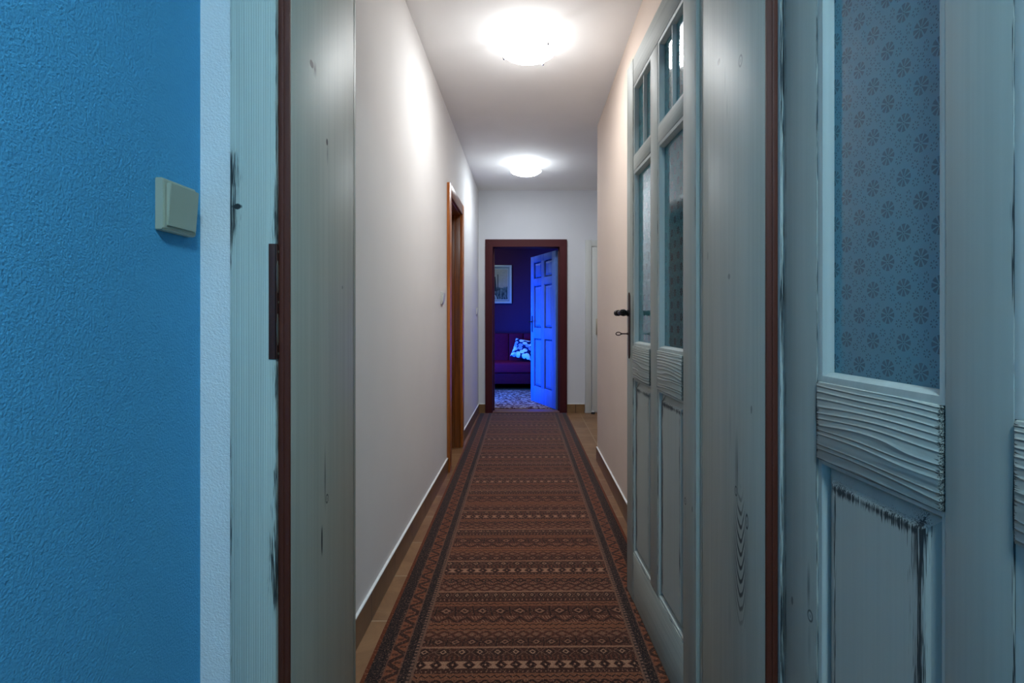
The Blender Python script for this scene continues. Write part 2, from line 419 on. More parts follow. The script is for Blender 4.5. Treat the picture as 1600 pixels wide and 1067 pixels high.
# ---------------------------------------------------------------- panelled glazed door leaf
def glass_mat():
    M = Mat('flower etched glass'); x, y, z = M.xyz(); t = M.t
    a, c = 0.0285, 0.0375
    p = (x/a-z/c)*0.5; q = (x/a+z/c)*0.5
    def flower(dp, dq, R, npet, inner):
        dx = (dp+dq)*a; dz = (dq-dp)*c
        r = (dx*dx+dz*dz).sqrt()/R; th = dx.atan2(dz)
        pet = (th*npet).cos()*0.5+0.5
        return r.btw(inner, 1.0)*(pet+(r*0.25)).gt(0.42+0.3*(inner > 0.4))
    P1 = p-p.round(); Q1 = q-q.round()
    big = flower(P1, Q1, 0.0122, 8.0, 0.20)
    dot = ((P1+Q1)*a)*((P1+Q1)*a)+((Q1-P1)*c)*((Q1-P1)*c)
    big = big.max(dot.sqrt().lt(0.0013))
    q2 = q-0.5; Q2 = q2-q2.round(); p3 = p*3.0+0.5; P2 = (p3-p3.round())/3.0
    sm = flower(P2, Q2, 0.0058, 7.0, 0.5)
    p5 = p-0.5; P3 = p5-p5.round(); Q3 = Q1.abs()-0.2
    sm2 = flower(P3, Q3, 0.0058, 7.0, 0.5)
    m = big.max(sm).max(sm2)
    n = M.noise(M.vec(x, y, z), 900, 1)
    def node(k): return t.nodes.new(k)
    dif = node('ShaderNodeBsdfDiffuse'); dif.inputs[0].default_value = (0.16, 0.44, 0.54, 1)
    trl = node('ShaderNodeBsdfTranslucent'); trl.inputs[0].default_value = (0.38, 0.88, 0.84, 1)
    fro = node('ShaderNodeMixShader'); fro.inputs[0].default_value = 0.6; t.links.new(dif.outputs[0], fro.inputs[1]); t.links.new(trl.outputs[0], fro.inputs[2])
    tr = node('ShaderNodeBsdfTransparent'); tr.inputs[0].default_value = (0.55, 0.85, 0.95, 1)
    fro2 = node('ShaderNodeMixShader'); fro2.inputs[0].default_value = 0.18; t.links.new(fro.outputs[0], fro2.inputs[1]); t.links.new(tr.outputs[0], fro2.inputs[2])
    clr = node('ShaderNodeMixShader'); clr.inputs[0].default_value = 0.60; t.links.new(fro.outputs[0], clr.inputs[1]); t.links.new(tr.outputs[0], clr.inputs[2])
    body = node('ShaderNodeMixShader'); t.links.new(m.s, body.inputs[0]); t.links.new(fro2.outputs[0], body.inputs[1]); t.links.new(clr.outputs[0], body.inputs[2])
    gl = node('ShaderNodeBsdfGlossy'); gl.inputs['Roughness'].default_value = 0.05; gl.inputs[0].default_value = (0.95, 0.97, 1, 1)
    fz = node('ShaderNodeFresnel'); fz.inputs[0].default_value = 1.5
    mx = node('ShaderNodeMixShader'); t.links.new((X(t, fz.outputs[0])*1.6).min(1.0).s, mx.inputs[0]); t.links.new(body.outputs[0], mx.inputs[1]); t.links.new(gl.outputs[0], mx.inputs[2])
    t.links.new(mx.outputs[0], M.out.inputs['Surface'])
    return M.m
m_glass = glass_mat()
LW = 0.76; LT = 0.045
U = [0.0, 0.098, 0.342, 0.424, 0.664, LW]
ZL0, ZL1 = 0.013, 2.14
Z_BR, Z_L0, Z_L1, Z_I0, Z_I1, Z_TR = 0.205, 0.888, 1.016, 1.694, 1.749, 2.03
m_stile = painted_wood('stile paint', 'z', (0.385, 0.395, 0.35, 1), 0.3, 0.0006, 150, rough=0.36, streak=0.04,
    worn=[('x', U[1], 0.0035, 'z', 0, 2.2, 0.75), ('x', U[2], 0.003, 'z', 0, 2.2, 0.7), ('x', U[3], 0.004, 'z', 0, 1.0, 1.0), ('x', U[3], 0.003, 'z', 1.0, 2.2, 0.9), ('x', U[4], 0.0035, 'z', 0, 2.2, 0.8), ('x', 0.006, 0.003, 'z', 0, 2.2, 0.9)],
    marks=[('knot', 'x', 0.080, 'z', 0.613, 0.008, 0.011, .8), ('streak', 'x', 0.076, 'z', 0.66, 0.006, 0.05, .6), ('streak', 'x', 0.08, 'z', 0.56, 0.008, 0.05, .5), ('spot', 'x', 0.027, 'z', 0.61, 0.003, 0.008, .6)])
m_rail = painted_wood('rail paint', 'x', (0.41, 0.425, 0.38, 1), 1.0, 0.0024, 85, rough=0.42, coarse=True, streak=0.10,
    worn=[('x', U[1]+0.002, 0.010, 'z', 0.8, 1.1, 0.85), ('x', U[2]-0.002, 0.012, 'z', 0.8, 1.1, 0.82), ('x', U[3]+0.002, 0.010, 'z', 0.8, 1.1, 0.85), ('x', U[4]-0.002, 0.010, 'z', 0.8, 1.1, 0.8), ('z', Z_L0, 0.004, None, 0, 0, 1.0)])
m_rail2 = painted_wood('plain rail paint', 'x', (0.39, 0.40, 0.355, 1), 0.4, 0.0010, 130, rough=0.4, streak=0.08, worn=[('z', Z_BR, 0.003, None, 0, 0, 0.8), ('z', Z_TR, 0.003, None, 0, 0, 0.8), ('z', Z_I0, 0.003, None, 0, 0, 0.8)])
m_bead = painted_wood('bead paint', 'z', (0.45, 0.475, 0.44, 1), 0.25, 0.0004, 120, rough=0.33, streak=0.05)
IN = 0.040                                                           # distance from the frame to the raised field
def pan_mat(a, b):
    x0, x1, z0, z1 = a+IN, b-IN, Z_BR+IN, Z_L0-IN
    return painted_wood('worn panel paint', 'z', (0.39, 0.40, 0.36, 1), 0.25, 0.0006, 150, rough=0.4, streak=0.03,
        worn=[('x', x1, 0.016, 'z', z0, z1+0.03, 1.05), ('x', x1, 0.03, 'z', z1-0.14, z1+0.03, 0.80), ('z', z1, 0.016, 'x', x0-0.02, x1+0.02, 0.95), ('x', x0, 0.006, 'z', z0, z1, 0.8), ('x', x1+0.001, 0.004, 'z', z0-0.02, z1+0.02, 1.5)])
m_pan = [pan_mat(U[1], U[2]), pan_mat(U[3], U[4])]

def ring_bead(b, x0, x1, z0, z1, y_in, y_out, wd):
    """a rounded moulding mitred round a rectangle; y_in at the glass, y_out at the face"""
    sgn = 1 if y_out > y_in else -1; dp = abs(y_out-y_in)
    prof = [(0, dp), (wd*0.25, dp), (wd*0.62, dp*0.90), (wd*0.88, dp*0.55), (wd, dp*0.15), (wd, 0)]
    def fn(t):
        R = [[t.verts.new((cx(i), y_in+sgn*d, cz(i))) for cx, cz in (
                (lambda i_: x0+i_, lambda i_: z0+i_), (lambda i_: x1-i_, lambda i_: z0+i_), (lambda i_: x1-i_, lambda i_: z1-i_), (lambda i_: x0+i_, lambda i_: z1-i_))] for i, d in prof]
        for A, B in zip(R, R[1:]):
            for k in range(4): t.faces.new((A[k], A[(k+1) % 4], B[(k+1) % 4], B[k]))
        bmesh.ops.recalc_face_normals(t, faces=t.faces)
    b._new(fn)
def raised_panel(b, x0, x1, z0, z1):
    def fn(t):
        for sg in (-1, 1):
            lv = [(0.0, 0.006), (0.016, 0.006), (IN-0.008, 0.0135), (IN-0.004, 0.0175), (IN, 0.0185)]
            R = [[t.verts.new(p) for p in ((x0+i, sg*d, z0+i), (x1-i, sg*d, z0+i), (x1-i, sg*d, z1-i), (x0+i, sg*d, z1-i))] for i, d in lv]
            for A, B in zip(R, R[1:]):
                for k in range(4): t.faces.new((A[k], A[(k+1) % 4], B[(k+1) % 4], B[k]))
            t.faces.new(R[-1])
        bmesh.ops.recalc_face_normals(t, faces=t.faces)
    b._new(fn)

def make_leaf(name, loc, rz):
    r = thing(name, loc, rz); h = LT/2; g = 0.0012
    MB().box((U[0], -h, ZL0), (U[1], h, ZL1), 0.0015).build('stile', m_stile, r)
    MB().box((U[4], -h, ZL0), (U[5], h, ZL1), 0.0015).build('stile', m_stile, r)
    MB().box((U[2], -h+0.001, Z_BR+g), (U[3], h-0.001, Z_TR-g), 0.0015).build('middle_stile', m_stile, r)
    MB().box((U[1]+g, -h+0.001, ZL0), (U[4]-g, h-0.001, Z_BR), 0.0015).build('bottom_rail', m_rail2, r)
    MB().box((U[1]+g, -h+0.001, Z_TR), (U[4]-g, h-0.001, ZL1), 0.0015).build('top_rail', m_rail2, r)
    for k, (a, b_) in enumerate(((U[1], U[2]), (U[3], U[4]))):
        MB().box((a+0.0026, -h-0.003, Z_L0), (b_-0.0030, h+0.003, Z_L1), 0.0025).build('lock_rail', m_rail, r)
        MB().box((a+g, -h+0.001, Z_I0), (b_-g, h-0.001, Z_I1), 0.0015).build('upper_rail', m_rail2, r)
        b = MB(); raised_panel(b, a-0.004, b_+0.004, Z_BR-0.004, Z_L0+0.004); pn = b.build('raised_panel', m_pan[k], r, smooth=False)
        b = MB()
        for sg in (-1, 1): ring_bead(b, a, b_, Z_BR, Z_L0, sg*0.006, sg*(h-0.003), 0.012)
        b.build('panel_moulding', m_bead, pn)
        for z0, z1, up in ((Z_L1, Z_I0, False), (Z_I1, Z_TR, True)):
            gp = MB().box((a-0.003, -0.002, z0-0.003), (b_+0.003, 0.002, z1+0.003)).build('glass_pane', m_glass, r, smooth=False); gp['label'] = 'etched flower glass'
            b = MB()
            for sg in (-1, 1): ring_bead(b, a, b_, z0, z1, sg*0.0025, sg*(h-0.002), 0.016)
            b.build('glazing_bead', m_bead, gp)
            if up:
                c = (a+b_)/2; b = MB()
                for sg in (-1, 1): b.prism([(c-0.010, sg*0.0025), (c-0.007, sg*0.010), (c-0.003, sg*0.0135), (c+0.003, sg*0.0135), (c+0.007, sg*0.010), (c+0.010, sg*0.0025)], 'z', z0+0.004, z1-0.004)
                b.build('muntin', m_bead, r)
    return r
def add_handle(r, sides, key_side):
    h = LT/2; u = LW-0.045
    for sg in sides:
        zc = 1.093; y = lambda d: sg*(h+d)
        b = MB()
        ol = [(u-0.012, zc-0.118), (u, zc-0.134), (u+0.012, zc-0.118), (u+0.012, zc+0.118), (u, zc+0.134), (u-0.012, zc+0.118)]
        b.prism(ol, 'y', min(y(0), y(0.005)), max(y(0), y(0.005)), 0.0015)
        hp = b.build('lock_plate', m_iron, r); hp['label'] = 'dark iron lock plate'
        zh = 1.143; b = MB()
        prof = [(0.0, 0.0), (0.017, 0.0), (0.017, 0.006), (0.012, 0.008), (0.014, 0.012), (0.014, 0.016), (0.010, 0.018), (0.012, 0.024), (0.015, 0.028), (0.012, 0.033), (0.009, 0.036), (0.012, 0.041), (0.012, 0.050), (0.008, 0.056), (0.0, 0.058)]
        b.lathe([(q[0]*0.8, sg*(h+0.004+q[1])) for q in prof], (u, 0, zh), 'y', 20)
        # the lever turned in rings, ending in a curled ball
        lp = [(0.0, 0.0), (0.008, -0.012), (0.012, -0.012), (0.012, -0.006), (0.009, 0.0), (0.0085, 0.012), (0.012, 0.016), (0.012, 0.021), (0.0075, 0.025), (0.009, 0.05), (0.0085, 0.07), (0.011, 0.075), (0.011, 0.080), (0.007, 0.084), (0.008, 0.09), (0.012, 0.097), (0.0135, 0.105), (0.011, 0.114), (0.005, 0.119), (0.0, 0.12)]
        b.lathe([(q[0], -q[1]) for q in lp[1:]], (u, y(0.050), zh), 'x', 18)
        b.lathe([(0, -0.009), (0.006, -0.007), (0.009, 0), (0.006, 0.007), (0, 0.009)], (u-0.118, y(0.058), zh+0.004), 'z', 14)
        b.build('door_handle', m_black, r)
        if sg == key_side:
            zk = 1.060; b = MB()
            b.tube([(u, y(0.004), zk), (u, y(0.036), zk)], 0.0028, 10); b.tube([(u, y(0.006), zk), (u, y(0.011), zk)], 0.0048, 10); b.tube([(u, y(0.032), zk), (u, y(0.036), zk)], 0.0042, 10)
            pts = [(u, y(0.036+0.010-0.010*math.cos(t*PI/8)), zk+0.0062*math.sin(t*PI/8)) for t in range(17)]
            b.tube(pts, 0.0021, 8)
            b.build('key', m_iron, r)['label'] = 'small iron key standing in the lock'
def add_hinges(r, sgn):
    for z in (0.28, 1.35, 1.92):
        b = MB(); y = sgn*(LT/2+0.002)
        b.lathe([(0, -0.045), (0.004, -0.043), (0.0065, -0.038), (0.0065, 0.038), (0.004, 0.043), (0, 0.047)], (0.0, y, z), 'z', 12)
        b.build('hinge', m_iron, r)
# the leaf of the near room, swung in towards the camera
th = math.atan2(-1.0, 0.061)
d = Vector((math.sin(-th), 0, 0))
near = make_leaf('door_1', (0.4765+LT/2, 0.955, 0), th)
add_handle(near, (1,), 1); add_hinges(near, 1)
struct(near, 'distressed pale door with flower etched glass standing open at the right edge beside the brown seal', 'door')
far = make_leaf('door_2', (0.441+LT/2, 1.345, 0), math.atan2(1.0, -0.045))
add_handle(far, (1, -1), 1); add_hinges(far, -1)
struct(far, 'distressed pale glazed door with iron lever handle and key swung open against the peach corridor wall', 'door')

# ---------------------------------------------------------------- runner rug
def runner_mat():
    M = Mat('oriental runner'); x, y, z = M.xyz()
    HW = 0.515
    w1 = M.noise(M.vec(x*60, y*60, 0.0), 1, 2, 0.7); w2 = M.noise(M.vec(x*60, y*60, 7.0), 1, 2, 0.7); slowx = M.noise(M.vec(x*2.5, y*6, 1.0), 1, 1)
    xw = x+(w1-0.5)*0.010+(slowx-0.5)*0.05; yw = y+(w2-0.5)*0.006
    e = HW-x.abs()+(w1-0.5)*0.004                                                   # distance from the long edge
    pil = M.noise(M.vec(x*300, y*300, 0.0), 1, 1.5, 0.6); wob = M.noise(M.vec(x*25, y*25, 0.0), 1, 2)
    big = M.noise(M.vec(x*3, y*2, 0.0), 1, 2)
    rust = lin(112, 56, 34); brown = lin(86, 48, 34); dark = lin(26, 13, 11); navy = lin(32, 20, 20); light = lin(184, 134, 104); tan = lin(132, 77, 50)
    # field: transverse bands, period PER
    bands = [('wave', .036), ('leaf', .052), ('sq', .085), ('wave', .036), ('dots', .040), ('dia', .052), ('line', .012), ('lat', .050), ('leaf', .034), ('xx', .048),
             ('wave', .036), ('dots', .022), ('hour', .060), ('comb', .026), ('dia', .050), ('line', .012), ('sq', .062), ('lat', .048), ('wave', .030)]
    bands = [(k, round(hh*0.78, 4)) for k, hh in bands]
    PER = sum(b[1] for b in bands)
    yy = (yw/PER).fr()*PER
    D = None; L = None; R = None
    def acc(a, m): return m if a is None else a+m
    pos = 0.0
    for i, (k, hgt) in enumerate(bands):
        inb = yy.btw(pos, pos+hgt); v = (yy-pos)/hgt; c = v-0.5
        sh = 0.37*i
        per = {'wave': .055, 'leaf': .11, 'sq': .092, 'dots': .024, 'dia': .085, 'line': 1, 'lat': .06, 'xx': .105, 'hour': .062, 'comb': .03}[k]*(0.62+0.09*((i*7) % 5-2))
        u = xw/per+sh
        edge = c.abs().gt(0.5-0.0025/hgt)
        if k == 'wave':
            D = acc(D, inb*(c-(u.tri()-0.5)*0.35).abs().lt(0.0028/hgt)); R = acc(R, inb*0.9)
        elif k == 'line': L = acc(L, inb*0.45); R = acc(R, inb*0.6)
        elif k == 'sq':
            q = u.tri()*0.5+c.abs()                                   # 0 in the square's centre
            D = acc(D, inb*(u.tri().gt(0.93).max((q-0.36).abs().lt(0.07)).max(q.lt(0.10))*0.9+0.35*q.gt(0.43)).min(1.0)); L = acc(L, inb*(q-0.19).abs().lt(0.045)*0.55)
        elif k == 'dia':
            q = u.tri()*0.8+c.abs()
            D = acc(D, inb*(0.85-0.3*q.gt(0.62))); L = acc(L, inb*((q-0.24).abs().lt(0.07)*0.8+(q-0.75).abs().lt(0.05)*0.25))
        elif k == 'lat':
            q = ((u.tri()-0.5)-(v.tri()-0.5)*0.9).abs()
            D = acc(D, inb*(q.lt(0.12)*0.65+edge*0.5+u.tri().gt(0.92)*0.4).min(1.0)); L = acc(L, inb*q.gt(0.40)*0.30)
        elif k == 'xx':
            q = ((u.tri()-0.5).abs()*2-c.abs()*2).abs()
            D = acc(D, inb*((q.lt(0.24)).max(u.tri().gt(0.9))*0.95)); L = acc(L, inb*q.btw(0.45, 0.6)*0.3)
        elif k == 'hour':
            q = u.tri()*0.62+c.abs()
            D = acc(D, inb*((q-0.3).abs().lt(0.13)*0.95+c.abs().gt(0.36)*0.6).min(1.0)); L = acc(L, inb*(q.gt(0.52)*c.abs().lt(0.36)*0.75+q.lt(0.10)*0.95))
        elif k == 'leaf':
            q = ((u.fr()-0.5).abs()*1.6-v).abs()
            D = acc(D, inb*(q.lt(0.16)*0.8+u.tri().gt(0.95)*0.7).min(1.0)); L = acc(L, inb*((u*6.0+v*1.5).fr().lt(0.35)*q.gt(0.35)*0.55))
        elif k == 'dots':
            D = acc(D, inb*(0.7-0.5*u.tri().lt(0.4)*c.abs().lt(0.25))); L = acc(L, inb*u.tri().lt(0.25)*c.abs().lt(0.15)*0.5)
        elif k == 'comb':
            D = acc(D, inb*u.tri().gt(0.45)*0.75)
        pos += hgt
    field = M.mix(big*0.4+wob*0.5, brown, rust)
    field = M.mix(R.clamp(), field, tan)
    field = M.mix((D.clamp()*(pil*0.9+0.45)).clamp(), field, dark)
    field = M.mix((L.clamp()*(pil*0.9+0.5)).clamp(), field, light)
    # border
    v = M.vor(M.vec(x*1.0, y*1.0, 0.0), 230)
    speck = v.lt(0.36)*M.noise(M.vec(x*120, y*120, 3.0), 1, 0).gt(0.42)
    zt = (y/0.08).tri()
    zp = (e-0.086)/0.045                                              # -0.5..0.5 over the zigzag
    zig = ((zp*1.0-(zt-0.5)*1.15+(w1-0.5)*0.25).abs().lt(0.27)).max((zt.gt(0.86)*zp.btw(-0.42, 0.05)).max(zt.lt(0.14)*zp.btw(-0.05, 0.42))*0.8)
    zdot = ((y/0.08+0.0).tri()*0.9-0.45+zp*1.0).abs().gt(0.62)
    zigc = M.mix((zig*(pil*0.6+0.6)).clamp(), lin(134, 74, 46), lin(48, 26, 20))
    beads = ((y/0.016).tri().gt(0.45)*((e-0.1445).abs().lt(0.0045)).max(((e-0.058).abs().lt(0.004))*(y/0.02).tri().gt(0.6)*0.6))
    darkb = M.mix((speck*0.20+beads*0.6).clamp(), navy, lin(150, 108, 88))
    lines = (e-0.062).abs().lt(0.0022).max((e-0.110).abs().lt(0.0025))
    bord = M.mix(e.btw(0.063, 0.109), darkb, zigc)
    bord = M.mix(lines, bord, lin(112, 70, 52))
    bord = M.mix(e.lt(0.014), bord, lin(112, 52, 24))
    bord = M.mix(e.btw(0.150, 0.158), bord, lin(120, 82, 64))
    col = M.mix(e.gt(0.158), bord, field)
    col = M.mix(pil.ss(0.30, 0.70), M.mix(0.45, col, (0.012, 0.007, 0.006, 1)), col)
    fl = M.noise(M.vec(x*160, y*160, 9.0), 1, 1)
    col = M.mix(fl.ss(0.58, 0.72)*0.35, col, light)
    M.set(color=col, rough=0.95, spec=0.1, sheen=0.12); M.bump(pil, 0.5, 0.0015)
    return M.m
ru = MB().box((-0.515, -2.35, 0.0), (0.515, 2.345, 0.008), 0.002).build('runner_rug', runner_mat())
ru.location = (-0.027, 3.70, 0.0005); ru.rotation_euler = (0, 0, 0.0125)
tag(ru, 'long rust and brown patterned runner rug with zigzag borders on the corridor tiles', 'rug')

# ---------------------------------------------------------------- ceiling lamps
m_chrome = plain('chrome', lin(190, 190, 190), 0.18, 1.0)
m_lampbase = plain('white lamp base', (0.8, 0.8, 0.8, 1), 0.5)
def bowl_mat(name, c, e):
    M = Mat(name); x, y, z = M.xyz(); n = M.noise(M.vec(x, y, z), 6, 1)
    M.set(color=(0.9, 0.9, 0.9, 1), rough=0.25, emis=M.mix(n, c+(1,), c+(1,)), ems=e); return M.m
def ceiling_light(x, y, e, c, be, rot=0.0):
    r = thing('ceiling_light', (x, y, CEIL), rot)
    MB().lathe([(0, -0.018), (0.05, -0.018), (0.056, -0.012), (0.056, 0.0), (0, 0)], (0, 0, 0), 'z', 28).build('ceiling_plate', m_lampbase, r)
    prof = [(0, -0.118)]+[(0.150*math.sin(a), -0.118+0.046*(1-math.cos(a))/(1-math.cos(1.15))*1.0) for a in [0.1*k for k in range(1, 12)]]
    prof = [(p[0]/0.150/math.sin(1.1)*0.150, p[1]) for p in prof]
    inner = [(q[0]*0.985, q[1]+0.004) for q in prof[::-1]]
    b = MB(); b.lathe(prof, (0, 0, 0), 'z', 48); b.mi = 1; b.lathe(prof[-1:]+inner, (0, 0, 0), 'z', 48)
    b.build('glass_bowl', [bowl_mat('lit opal glass', c, be), m_lampbase], r)
    for k, ang in enumerate((2.75, 0.95, -0.75)):
        ca, sa = math.cos(ang), math.sin(ang); rr = 0.143; b = MB()
        b.tube([(0.05*ca, 0.05*sa, -0.012), (rr*0.8*ca, rr*0.8*sa, -0.045), (rr*1.04*ca, rr*1.04*sa, -0.062), (rr*1.05*ca, rr*1.05*sa, -0.078), (rr*0.98*ca, rr*0.98*sa, -0.084)], 0.0028, 8)
        b.lathe([(0, -0.012), (0.006, -0.011), (0.008, -0.006), (0.007, 0), (0.004, 0.002), (0, 0.003)], (rr*1.0*ca, rr*1.0*sa, -0.084), 'z', 14)
        b.build('clip', m_chrome, r)
    ld = bpy.data.lights.new('bulb', 'POINT'); ld.energy = e; ld.color = c; ld.shadow_soft_size = 0.014
    lo = bpy.data.objects.new('bulb', ld); COL.objects.link(lo); lo.parent = r; lo.location = (0, 0, -0.098)
    return r
a = ceiling_light(LAMPS[0][0], LAMPS[0][1], LAMP_E[0], LAMP_C[0], BOWL_E[0]); tag(a, 'larger round opal glass ceiling light with chrome clips, nearer of the two in the corridor', 'ceiling light')
a = ceiling_light(LAMPS[1][0], LAMPS[1][1], LAMP_E[1], LAMP_C[1], BOWL_E[1]); tag(a, 'smaller looking round opal glass ceiling light near the end wall above the dark red doorway', 'ceiling light')
a = ceiling_light(ROOM_LAMP[0], ROOM_LAMP[1], ROOM_E, ROOM_C, ROOM_BOWL); tag(a, 'unseen round opal glass ceiling light added to light the blue room', 'ceiling light')  # unseen lamp added to give the near room its cool light

a = ceiling_light(-0.75, 7.6, 5.5, (0.80, 1.0, 0.95), 27.0); tag(a, 'unseen dim round ceiling light added as fill in the far room above the sofa', 'ceiling light')  # unseen lamp added as whitish fill for picture, sofa and upper wall
# ---------------------------------------------------------------- light switches
m_switch = plain('aged cream plastic', lin(176, 180, 160), 0.35, 0, 0.03)
m_switch2 = plain('white plastic', lin(205, 205, 200), 0.35, 0, 0.03)
def light_switch(loc, rz, mat, label):
    """face towards local +y"""
    r = thing('light_switch', loc, rz)
    b = MB(); b.box((-0.042, 0, -0.042), (0.042, 0.009, 0.042), 0.0025); b.build('plate', mat, r)
    b = MB(); b.prism([(0.009, -0.033), (0.0135, -0.033), (0.0225, 0.033), (0.009, 0.033)], 'x', -0.031, 0.031, 0.0008); b.build('rocker', mat, r)
    return tag(r, label, 'light switch')
# on the blue wall the rocker stands out towards its near edge
r = thing('light_switch', (BX, 0.8975, 1.313), -PI/2)
MB().prism([(0, -0.044), (0.012, -0.044), (0.0155, -0.041), (0.0155, 0.041), (0.012, 0.044), (0, 0.044)], 'x', -0.042, 0.042, 0.0015).build('plate', m_switch, r)
b = MB(); b.prism([(0.0155, -0.036), (0.0185, -0.036), (0.0240, 0.036), (0.0155, 0.036)], 'x', -0.037, 0.036, 0.0008)
b.build('rocker', m_switch, r); tag(r, 'large cream square rocker light switch on the rough blue wall', 'light switch')
light_switch((XL, 3.50, 1.262), -PI/2, m_switch2, 'small white light switch on the corridor wall just before the brown door frame')
light_switch((XL, 5.85, 1.205), -PI/2, m_switch2, 'tiny white light switch in the corner beside the dark red door frame')

# ---------------------------------------------------------------- varnished door frame on the left wall
m_brown = varnished('orange brown varnish', lin(150, 78, 26), lin(196, 118, 50))
m_brownd = varnished('deep brown varnish', lin(92, 48, 16), lin(140, 78, 28))
t2 = thing('trim_2', (XL, (DY0+DY1)/2, 0)); struct(t2, 'varnished orange brown wooden door frame in the white left wall', 'door frame')
hy = (DY1-DY0)/2
def casing_prof(y0, y1): pass
ZB = 2.04
MB().box((0, -hy-0.075, 0), (0.022, -hy+0.012, ZB+0.075), 0.003).build('casing', m_brown, t2)
MB().box((0, hy-0.012, 0), (0.022, hy+0.075, ZB+0.075), 0.003).build('casing', m_brown, t2)
MB().box((0, -hy+0.012, ZB-0.012), (0.022, hy-0.012, ZB+0.075), 0.003).build('head_casing', m_brownd, t2)
MB().box((-0.20, -hy, 0), (0.0, -hy+0.02, ZB), 0.001).build('lining', m_brownd, t2)
b = MB(); b.box((-0.20, hy-0.02, 0), (0.0, hy, ZB), 0.001); b.box((-0.150, hy-0.034, 0), (-0.05, hy-0.02, ZB-0.02), 0.002); b.build('lining', m_brownd, t2)
MB().box((-0.20, -hy+0.02, ZB-0.02), (0.0, hy-0.02, ZB), 0.001).build('lining', m_brownd, t2)
d4 = thing('door_4', (XL-0.17, (DY0+DY1)/2, 0)); struct(d4, 'brown varnished door leaf closed deep inside the orange brown frame', 'door')
MB().box((-0.02, -hy+0.022, 0.008), (0.018, hy-0.036, ZB-0.022), 0.002).build('leaf', m_brownd, d4)
MB().tube([(0.018, -hy+0.08, 1.04), (0.06, -hy+0.08, 1.04), (0.062, -hy+0.09, 1.04), (0.062, -hy+0.19, 1.04)], 0.008, 10).build('door_handle', m_chrome, d4)

# ---------------------------------------------------------------- dark red door frame at the end
m_red = painted_wood('dark red gloss paint', 'z', lin(70, 20, 26), 0.2, 0.0005, 90, rough=0.35, streak=0.12)
m_redH = painted_wood('dark red gloss paint head', 'x', lin(70, 20, 26), 0.2, 0.0005, 90, rough=0.35, streak=0.12)
t3 = thing('trim_3', (0, YE0, 0)); struct(t3, 'dark red painted door frame around the blue lit far room', 'door frame')
cw = 0.088
def mitre(side):
    b = MB(); 
    if side == 'l': p = [(EX0-cw, 0), (EX0, 0), (EX0, EZ), (EX0-cw, EZ+cw)]
    elif side == 'r': p = [(EX1, 0), (EX1+cw, 0), (EX1+cw, EZ+cw), (EX1, EZ)]
    else: p = [(EX0, EZ), (EX1, EZ), (EX1+cw, EZ+cw), (EX0-cw, EZ+cw)]
    b.prism(p, 'y', -0.022, 0.0, 0.0015); return b
mitre('l').build('casing', m_red, t3); mitre('r').build('casing', m_red, t3); mitre('t').build('head_casing', m_redH, t3)
MB().box((EX0-0.02, 0.0, 0), (EX0, 0.14, EZ+0.02), 0.001).build('lining', m_red, t3)
MB().box((EX1, 0.0, 0), (EX1+0.02, 0.14, EZ+0.02), 0.001).build('lining', m_red, t3)
MB().box((EX0, 0.0, EZ), (EX1, 0.14, EZ+0.02), 0.001).build('lining', m_redH, t3)
MB().box((EX0, -0.015, 0.0), (EX1, 0.13, 0.014), 0.004).build('threshold', plain('worn threshold', lin(120, 88, 84), 0.5), t3)
b = MB(); b.box((EX0, 0.085, 0), (EX0+0.014, 0.14, EZ), 0.001); b.box((EX1-0.014, 0.05, 0), (EX1, 0.085, EZ), 0.001); b.build('door_stop_bead', m_red, t3)

# six-panel door of the far room
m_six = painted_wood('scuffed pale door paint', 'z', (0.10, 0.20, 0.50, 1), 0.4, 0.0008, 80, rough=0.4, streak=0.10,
                     worn=[('x', 0.76, 0.014, 'z', 0.9, 1.5, 0.55)], wear_shade_col=lin(225, 225, 230))
W3, H3, T3 = 0.785, 1.955, 0.04
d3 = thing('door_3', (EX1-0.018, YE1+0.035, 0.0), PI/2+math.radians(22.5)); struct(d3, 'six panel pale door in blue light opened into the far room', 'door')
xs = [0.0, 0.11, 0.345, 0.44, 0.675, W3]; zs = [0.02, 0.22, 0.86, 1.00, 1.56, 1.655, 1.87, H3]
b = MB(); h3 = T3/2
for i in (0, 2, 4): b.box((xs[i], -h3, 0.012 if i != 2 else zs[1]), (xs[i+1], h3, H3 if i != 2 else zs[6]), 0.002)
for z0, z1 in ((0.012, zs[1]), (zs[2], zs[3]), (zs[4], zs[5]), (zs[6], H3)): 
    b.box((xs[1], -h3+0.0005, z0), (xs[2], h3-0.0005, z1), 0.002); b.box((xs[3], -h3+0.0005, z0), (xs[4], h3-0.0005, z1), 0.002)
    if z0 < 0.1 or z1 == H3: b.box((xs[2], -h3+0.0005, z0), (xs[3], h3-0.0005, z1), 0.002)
b.build('door_frame_rails', m_six, d3)
